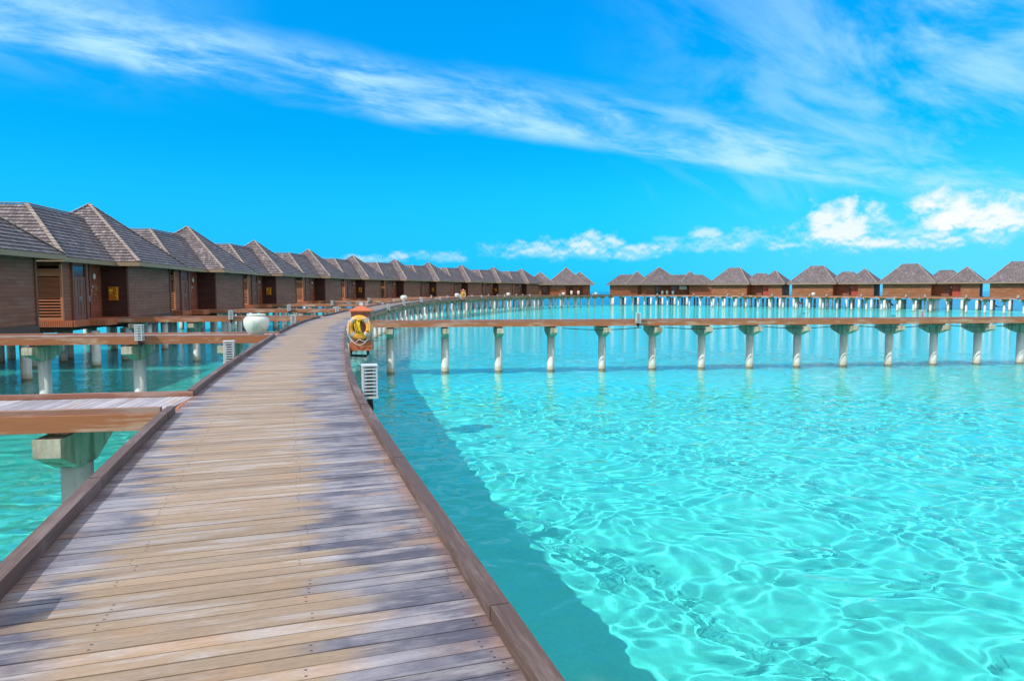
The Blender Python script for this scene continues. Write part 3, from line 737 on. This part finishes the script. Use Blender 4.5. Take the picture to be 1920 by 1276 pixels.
def make_far_villa():
    root = empty('far_villa')
    e = 3.0
    hip(root, 'roof', 0, 11.6, 0, 8.6, e, 7.45); hip(root, 'roof', 9.0, 17., 1.6, 7.2, e - .01, 5.9, hips=False); hip(root, 'roof', 13.2, 20.6, .6, 8., e + .01, 6.5)
    mb = MB(); mb.box(.9, 10.7, .9, 7.7, -.02, e - .06); mb.box(10.703, 16.2, 3.6, 7.3, -.02, e - .06, None, (1.1, .03)); mb.box(16.203, 19.7, 1.5, 7.1, -.02, e - .06, None, (2.1, .1)); mb.build('wall', 'wall_planks_red', root)
    mb = MB(); mb.box(.8, 19.8, .85, 7.9, -.5, -.023); mb.build('floor_frame', 'beam_timber', root)
    mb = MB(); mb.box(14.6, 16.2, 2.2, 3.597, 0, 2.75); mb.build('entrance_screen', 'red_door', root)
    mb = MB(); mb.box(12.9, 13.8, 3.55, 3.597, 0, 2.2); d = mb.build('door', 'door_timber', root)
    mb = MB(); mb.box(13.6, 13.7, 3.50, 3.547, 1., 1.2); mb.build('handle', 'grey_metal', d)
    mb = MB(); mb.lathe([(0, -.06), (.13, -.05), (.16, 0), (.15, .02)], 16); o = mb.build('wall_lamp', 'lamp_glass', root); o.location = (14.2, 3.55, 2.0); o.rotation_euler = (R(-90), 0, 0)
    mb = MB(); mb.box(10.72, 16.2, 1.0, 3.597, -.02, 0.); mb.build('porch_deck', 'porch_timber', root)
    mb = MB()
    for o_ in (0, .9): mb.beam((19.7, 8.3 + o_, -.1), (22.3, 8.3 + o_, -2.3), .08, .22)
    for k in range(8): mb.box(19.8 + k * .31, 20.08 + k * .31, 8.3, 9.2, -.35 - k * .27, -.31 - k * .27)
    mb.box(22.2, 24.2, 8.2, 9.4, -2.4, -2.3); mb.build('water_stair', 'dark_timber', root)
    stilts(root, [(u, v) for u in (1.3, 4.5, 7.7, 10.6, 13.8, 16.6, 19.3) for v in (1.4, 4.4, 7.5)], -2.95, .27)
    return root
fp = make_far_villa(); FV = []
fl = ['leftmost, overlapping the reception building', 'second, with a round vase before its wall', 'third, with the widest whole orange wall', 'cut off by the right picture edge']
for i, ((c, _), U) in enumerate(zip(RH, RD)):
    r = fp if i == 0 else copy_tree(fp)
    r.location = (c[0], c[1], 2.95); r.rotation_euler = (0, 0, math.atan2(U.y, U.x))
    tag(r, 'far orange-brown villa, ' + fl[i], 'villa', 'far villas on the right'); FV.append(r)

def pavilion(name, loc, rz, roofs, walls, doors, sts, label, wallm):
    root = empty(name, loc, rz, label, 'building')
    for k, (u0, u1, v0, v1, e, r, hp) in enumerate(roofs): hip(root, 'roof', u0, u1, v0, v1, e + k * .006, r, hips=hp)
    for k, (u0, u1, v0, v1, h) in enumerate(walls):
        mb = MB(); mb.box(u0, u1, v0, v1, -.02, h, None, (k * 1.3, k * .05)); mb.build('wall', wallm, root)
    mb = MB(); mb.box(min(w[0] for w in walls) - .1, max(w[1] for w in walls) + .1, min(w[2] for w in walls) - 1.2, max(w[3] for w in walls), -.45, -.025); mb.build('floor_frame', 'beam_timber', root)
    for (u0, u1, v, z0, z1, m, n) in doors:
        mb = MB(); mb.box(u0, u1, v - .06, v - .004, z0, z1); mb.build(n, m, root)
    stilts(root, sts, -2.95, .27); return root
pavilion('shingled_pavilion', (2.6 + 3.5, 197., 2.95), R(-4),
         [(-2.5, 6.3, 0, 8.8, 3.1, 6.6, True), (4., 15., 1.4, 7.4, 3.1, 6.05, False), (3.8, 15.2, .3, 11.7, 3.1, 8.0, True), (9.2, 17.6, 2., 10.4, 3.1, 6.75, True)],
         [(-1.6, 2.3, 1.0, 8., 3.), (4.8, 9.4, 1.2, 9., 3.), (2.303, 4.797, 2.6, 9., 3.), (9.403, 16.4, 3.0, 9.4, 3.)],
         [(2.6, 3.8, 2.6, 0, 2.3, 'dark_glass', 'doorway'), (10.2, 11.4, 3.0, 0, 2.3, 'dark_timber', 'doorway'), (13.4, 14.3, 3.0, 0, 2.3, 'dark_timber', 'doorway'), (5.4, 8.8, 1.2, 2.2, 2.8, 'dark_glass', 'window')],
         [(u, v) for u in (-1.3, 2., 5.2, 8.8, 12.4, 16.) for v in (1.4, 5., 8.6)],
         'brown pavilion with three peaked roofs at the far end of the left row', 'wall_planks_red')
pavilion('reception_building', (28.9, 205., 2.95), R(-3),
         [(0, 13., 0, 7.6, 3.15, 6.1, False), (5., 12.6, -.6, 7.0, 3.15, 7.1, True), (10., 26., 1.2, 8.2, 3.15, 6.05, False), (9., 22.4, -1.6, 11.8, 3.15, 8.35, True), (19., 32., .4, 7.4, 3.15, 6.05, False), (20.8, 28.6, -.4, 7.4, 3.15, 7.05, True)],
         [(1., 8.8, .9, 6.6, 3.1), (9.9, 13.8, .9, 8., 3.1), (13.803, 24., 2.4, 8., 3.1), (24.003, 31., .8, 7., 3.1), (8.803, 9.897, 2., 6.6, 3.1)],
         [(14.3, 15.3, 2.4, 0, 2.4, 'dark_glass', 'doorway'), (19., 20.4, 2.4, 0, 2.5, 'dark_glass', 'doorway'), (21.4, 23.6, 2.4, 1.6, 2.6, 'lamp_glass', 'window'), (18., 18.8, 2.4, 0, 2.4, 'red_door', 'doorway')],
         [(u, v) for u in (1.4, 5., 8.8, 12.6, 16., 19.6, 23.2, 27., 30.6) for v in (-.4, 3., 7.)],
         'wide red-brown reception building with three roof peaks, right of the open horizon', 'wall_planks_red')
# ------------------------------------------------------------------ slatted bollard lights
def make_bollard():
    root = empty('bollard_light')
    mb = MB(); mb.box(-.05, .05, -.05, .05, .02, .54); mb.build('lamp_core', 'black_plastic', root)
    mb = MB()
    for k in range(8):
        z = .07 + k * .062; w = .13
        mb.box(-w, w, -w, w, z, z + .026)
    for a in (-1, 1):
        for c in (-1, 1): mb.box(a * .118 - .012, a * .118 + .012, c * .118 - .014, c * .118 + .014, .03, .55)
    mb.build('louvre_slats', 'white_paint', root)
    mb = MB(); mb.box(-.14, .14, -.14, .14, .56, .585); mb.build('cover_plate', 'white_paint', root)
    mb = MB(); mb.box(-.14, .14, -.14, .14, -.01, .03); mb.build('base_plate', 'white_paint', root)
    mb = MB(); mb.box(-.05, .05, -.05, .05, -.26, -.012); mb.box(-.05, .05, -.04, .20, -.20, -.12); mb.build('bracket', 'black_plastic', root)
    return root
bl = make_bollard(); nb = 0
def bollard(x, y, z, rz, label):
    global nb
    r = bl if nb == 0 else copy_tree(bl); nb += 1
    r.scale = (.88,) * 3; r.location = (x, y, z); r.rotation_euler = (0, 0, rz); tag(r, label, 'bollard light', 'white slatted bollard lights along the walkways')
def side_bollard(s, sg, lab):
    p, d, nr = P_at(s, sg * (HW + .23), -.06); bollard(p.x, p.y, p.z, math.atan2(d.y, d.x) + (R(90) if sg > 0 else R(-90)) + R(0), lab)
side_bollard(s_near(-3.7, 10.3), 1, 'large white slatted bollard light nearest the camera, on the right boardwalk edge')
side_bollard(s_near(-7.7, 26.2), 1, 'white slatted bollard light half hidden behind the lifebuoy post')
side_bollard(s_near(-1.55, 3.55), -1, 'slatted bollard light at the left picture edge, casting the near shadow on the planks')
for k, yy in enumerate((58., 72., 86., 100., 113., 126., 140., 154., 170., 184.)):
    i = np.argmin(np.abs(CL[:len(CL) * 6 // 10, 1] - yy)); side_bollard(seg[i], 1, '%s bollard light beyond the near lifebuoy on the water side of the boardwalk' % ordn[k])
for k, yy in enumerate((16.2, 32.7)):
    i = np.argmin(np.abs(CL[:len(CL) // 2, 1] - yy)); side_bollard(seg[i], -1, ['white slatted bollard light left of the boardwalk, in front of the walkway with the vase', 'white slatted bollard light on the left boardwalk edge just behind the large vase'][k])
for k in range(2, 10):
    s0, s1 = SW[k][3], SW[k + 1][3]; side_bollard((s0 + s1) / 2, -1, 'bollard light on the left boardwalk edge between the %s and %s side walkways' % (ordn[k], ordn[k + 1]))
for k in range(1, 11):
    p, d, w, s, L = SW[k]; nr = Vector((d.y, -d.x, 0)); c = p + d * (L * (.60 if k == 1 else .50)) + nr * (w / 2 + .24)
    bollard(c.x, c.y, dz(P_at(s)[0].y) - .06, math.atan2(d.y, d.x), 'slatted bollard light halfway along the camera side of the %s side walkway' % ordn[k])
for k, L in enumerate((13.4, 32.4)):
    c = a + XD * (L + (1.2 if k == 0 else 0)); nr = Vector((XD.y, -XD.x, 0)); c = c + nr * (1.0 if k == 0 else -1.05)
    bollard(c.x, c.y, 2.50, math.atan2(XD.y, XD.x) + (0 if k == 0 else math.pi), ['white slatted bollard light on the near side of the crossing walkway, mid picture', 'small grey bollard light behind the crossing walkway, at the right'][k])
for k, (px_, Y_) in enumerate(((1236, 0), (1306, 0), (1371, 0), (1400, 0), (1455, 0), (1525, 0), (1557, 0), (1620, 0), (1704, 0), (1741, 0), (1817, 0), (1917, 0))):
    az_ = (px_ - 960) / 1280
    n0 = len(CL) * 6 // 10; i = n0 + int(np.argmin(np.abs(CL[n0:, 0] / CL[n0:, 1] - az_))); s_ = seg[i]
    p, d, nr = P_at(s_, HW + .3, -.06)
    bollard(p.x, p.y, p.z, math.atan2(d.y, d.x) + R(90), '%s bollard light from the left on the far boardwalk before the right-hand villas' % ordn[k])

# ------------------------------------------------------------------ vases
def vase_mesh():
    mb = MB()
    prof = [(0, 0), (.20, 0), (.225, .02), (.30, .12), (.385, .27), (.43, .42), (.435, .52), (.41, .61), (.35, .675), (.295, .70), (.285, .715), (.30, .73), (.325, .75), (.325, .765), (.30, .775), (.265, .76), (.26, .70), (.30, .62), (.33, .5), (.2, .2), (0, .15)]
    mb.lathe(prof, 48); o = mb.build('vase', 'glazed_clay'); return o
vs = vase_mesh(); nv = 0
def vase(x, y, z, lab, sc=(1, 1, 1)):
    global nv
    o = vs if nv == 0 else vs.copy()
    if nv: COL.objects.link(o)
    nv += 1; o.location = (x, y, z); o.scale = sc; tag(o, lab, 'vase', 'round pale vases')
vase(-9.05, 24.15, 2.555, 'large round pale vase with a wide rim at the boardwalk end of a walkway')
def left_of(yy, off=1.75, half=0):
    n0 = len(CL) * 6 // 10; i = int(np.argmin(np.abs(CL[:n0, 1] - yy))) if half == 0 else n0 + int(np.argmin(np.abs(CL[n0:, 1] - yy)))
    return P_at(seg[i], -off, 0)[0]
tall = {}
def junction(k, lab):
    p, d, w, s, L = SW[k]; c = p + d * (L - 1.9); vase(c.x, c.y, dz(P_at(s)[0].y) + .003, lab)
junction(5, 'pale vase beside a bollard light, midway along the curved boardwalk')
junction(7, 'small pale vase just left of the far lifebuoy')
junction(9, 'small white vase on the boardwalk where the left row nears its end')
junction(11, 'tiny white vase in front of the three-peaked pavilion')
q = left_of(191.2, .9); vase(q.x, q.y, q.z + .004, 'white vase alone on the boardwalk against the open horizon')
p, d, w, s, L = SW[13]; c = p + d * (L - 2.); vase(c.x - 2, c.y + 1.0, 2.955, 'white vase before the wall of the second far villa')
for k, (x_, y_, l_) in enumerate(((44.9, 204.6, 'leftmost tall white jar by the reception entrance'), (46.3, 204.4, 'middle white jar of three by the reception entrance'), (48., 204.3, 'rightmost tall white jar by the reception entrance'), (17.2, 197.6, 'left pale jar before the three-peaked pavilion'), (19.2, 197.6, 'right pale jar before the three-peaked pavilion'))):
    vase(x_, y_, 2.96, l_, (.9, .9, 1.6))

# ------------------------------------------------------------------ lifebuoy posts
def make_post():
    r = empty('lifebuoy_post')
    mb = MB(); mb.box(-.27, .27, -.22, .22, .0, .86, None, (2, 3)); mb.build('post', 'kerb_red', r)
    mb = MB(); z0, z1 = .86, 1.04; a = .33
    mb.box(-a, a, -a, a, z0 + .002, z0 + .04); c = [(-a, -a, z0 + .04), (a, -a, z0 + .04), (a, a, z0 + .04), (-a, a, z0 + .04)]
    for i in range(4): mb.face([c[i], c[(i + 1) % 4], (.06 * (1 if i in (0, 1) else -1), .06 * (1 if i in (1, 2) else -1), z1), (.06 * (-1 if i in (0, 3) else 1) if False else (.06 if i in (3, 0) and False else -.06 if i in (0, 3) else .06), -.06 if i in (0, 1) else .06, z1)] if False else [c[i], c[(i + 1) % 4], (0, 0, z1)], [(0, 0), (.7, 0), (.35, .4)])
    mb.build('cap_roof', 'porch_timber', r)
    mb = MB(); mb.box(-.05, .05, -.05, .05, 1.03, 1.12); mb.build('finial', 'white_paint', r)
    mb = MB(); mb.box(-.31, .31, -.30, .28, -.24, -.003, None, (1, 1)); mb.build('platform', 'porch_timber', r)
    mb = MB(); mb.tube([(-.30, 0, -.25), (-.30, 0, -.40), (.12, 0, -.42), (.17, 0, -.38), (.17, 0, -.25)], .04, 10); mb.build('bracket', 'black_plastic', r)
    return r
def make_ring():
    r = empty('lifebuoy')
    Rm, rt = .265, .085; mb = MB(); N = 64
    mb.tube([(Rm * math.cos(a), 0, Rm * math.sin(a)) for a in np.linspace(0, 2 * math.pi, N, endpoint=False)], rt, 20, closed=True); mb.build('ring', 'ring_orange', r)
    for k in range(4):
        a0 = R(45 + 90 * k); mb = MB(); mb.tube([(Rm * math.cos(a0 + q), 0, Rm * math.sin(a0 + q)) for q in np.linspace(-.13, .13, 6)], rt + .003, 20, cap=False); mb.build('tape', 'reflective_tape', r)
    mb = MB(); pts = []
    for k in range(4):
        a0, a1 = R(45 + 90 * k), R(135 + 90 * k)
        for j in range(9):
            f = j / 9; a_ = a0 + (a1 - a0) * f; sag = math.sin(math.pi * f)
            rr_ = Rm + rt + (.02 - .12 * sag if k == 0 else .02 + .02 * sag if k == 2 else .0 - .06 * sag)
            pts.append((rr_ * math.cos(a_), -.05 - .05 * sag, rr_ * math.sin(a_) - (.10 * sag if k in (2,) else .02 * sag)))
    mb.tube(pts, .010, 6, closed=True)
    mb.tube([(-.34, -.05, -.02), (-.31, -.06, -.22), (-.22, -.07, -.38), (-.12, -.07, -.44), (-.04, -.07, -.36), (-.01, -.08, -.33), (.06, -.07, -.37), (.17, -.06, -.40), (.27, -.05, -.32), (.33, -.05, -.12)], .011, 6)
    mb.build('grab_line', 'rope_white', r)
    mb = MB()
    for x0, x1, ph in ((-.13, -.10, 0), (-.10, -.03, 1), (.0, .03, 2), (.02, .10, 3), (-.06, .06, 4), (-.02, .08, 5)):
        mb.tube([(x0 * .6 + .02 * math.sin(ph), -.04, .24), (x0 + .015 * math.sin(ph * 2.), -.10, .08), ((x0 + x1) / 2 + .02 * math.cos(ph), -.11, -.08), (x1 + .02, -.10, -.20), (x1 * .6, -.085, -.23)], .0095, 7)
    mb.tube([(.035 * math.cos(q) - .0, -.10 + .02 * math.sin(q), .20 + .012 * q / 6) for q in np.linspace(0, 18, 40)], .010, 6)
    mb.build('throw_rope', 'rope_yellow', r)
    return r
po = make_post(); po.location = (-4.31, 19.55, 2.70); po.rotation_euler = (0, 0, R(6))
tag(po, 'red-brown wooden post with a pyramid cap, holding the near lifebuoy', 'post', 'lifebuoy posts')
ri = make_ring(); ri.location = (-4.30, 19.55 - .33, 3.12); ri.rotation_euler = (0, 0, R(6))
tag(ri, 'orange-yellow lifebuoy with grey bands and yellow rope hanging on the near post', 'lifebuoy', 'lifebuoys')
i = int(np.argmin(np.abs(CL[:len(CL) // 2, 1] - 114.))); q, d_, nr_ = P_at(seg[i], HW + .4)
p2 = copy_tree(po); p2.location = (q.x, q.y, q.z + .1); p2.scale = (1.3,) * 3; p2.rotation_euler = (0, 0, R(-8)); tag(p2, 'small distant red-capped post holding the far lifebuoy', 'post', 'lifebuoy posts')
r2 = copy_tree(ri); r2.location = (q.x + .04, q.y - .42, q.z + .62); r2.scale = (1.35,) * 3; r2.rotation_euler = (0, 0, R(-8)); tag(r2, 'small distant orange lifebuoy on the far bend of the boardwalk', 'lifebuoy', 'lifebuoys')
bpy.context.view_layer.update()
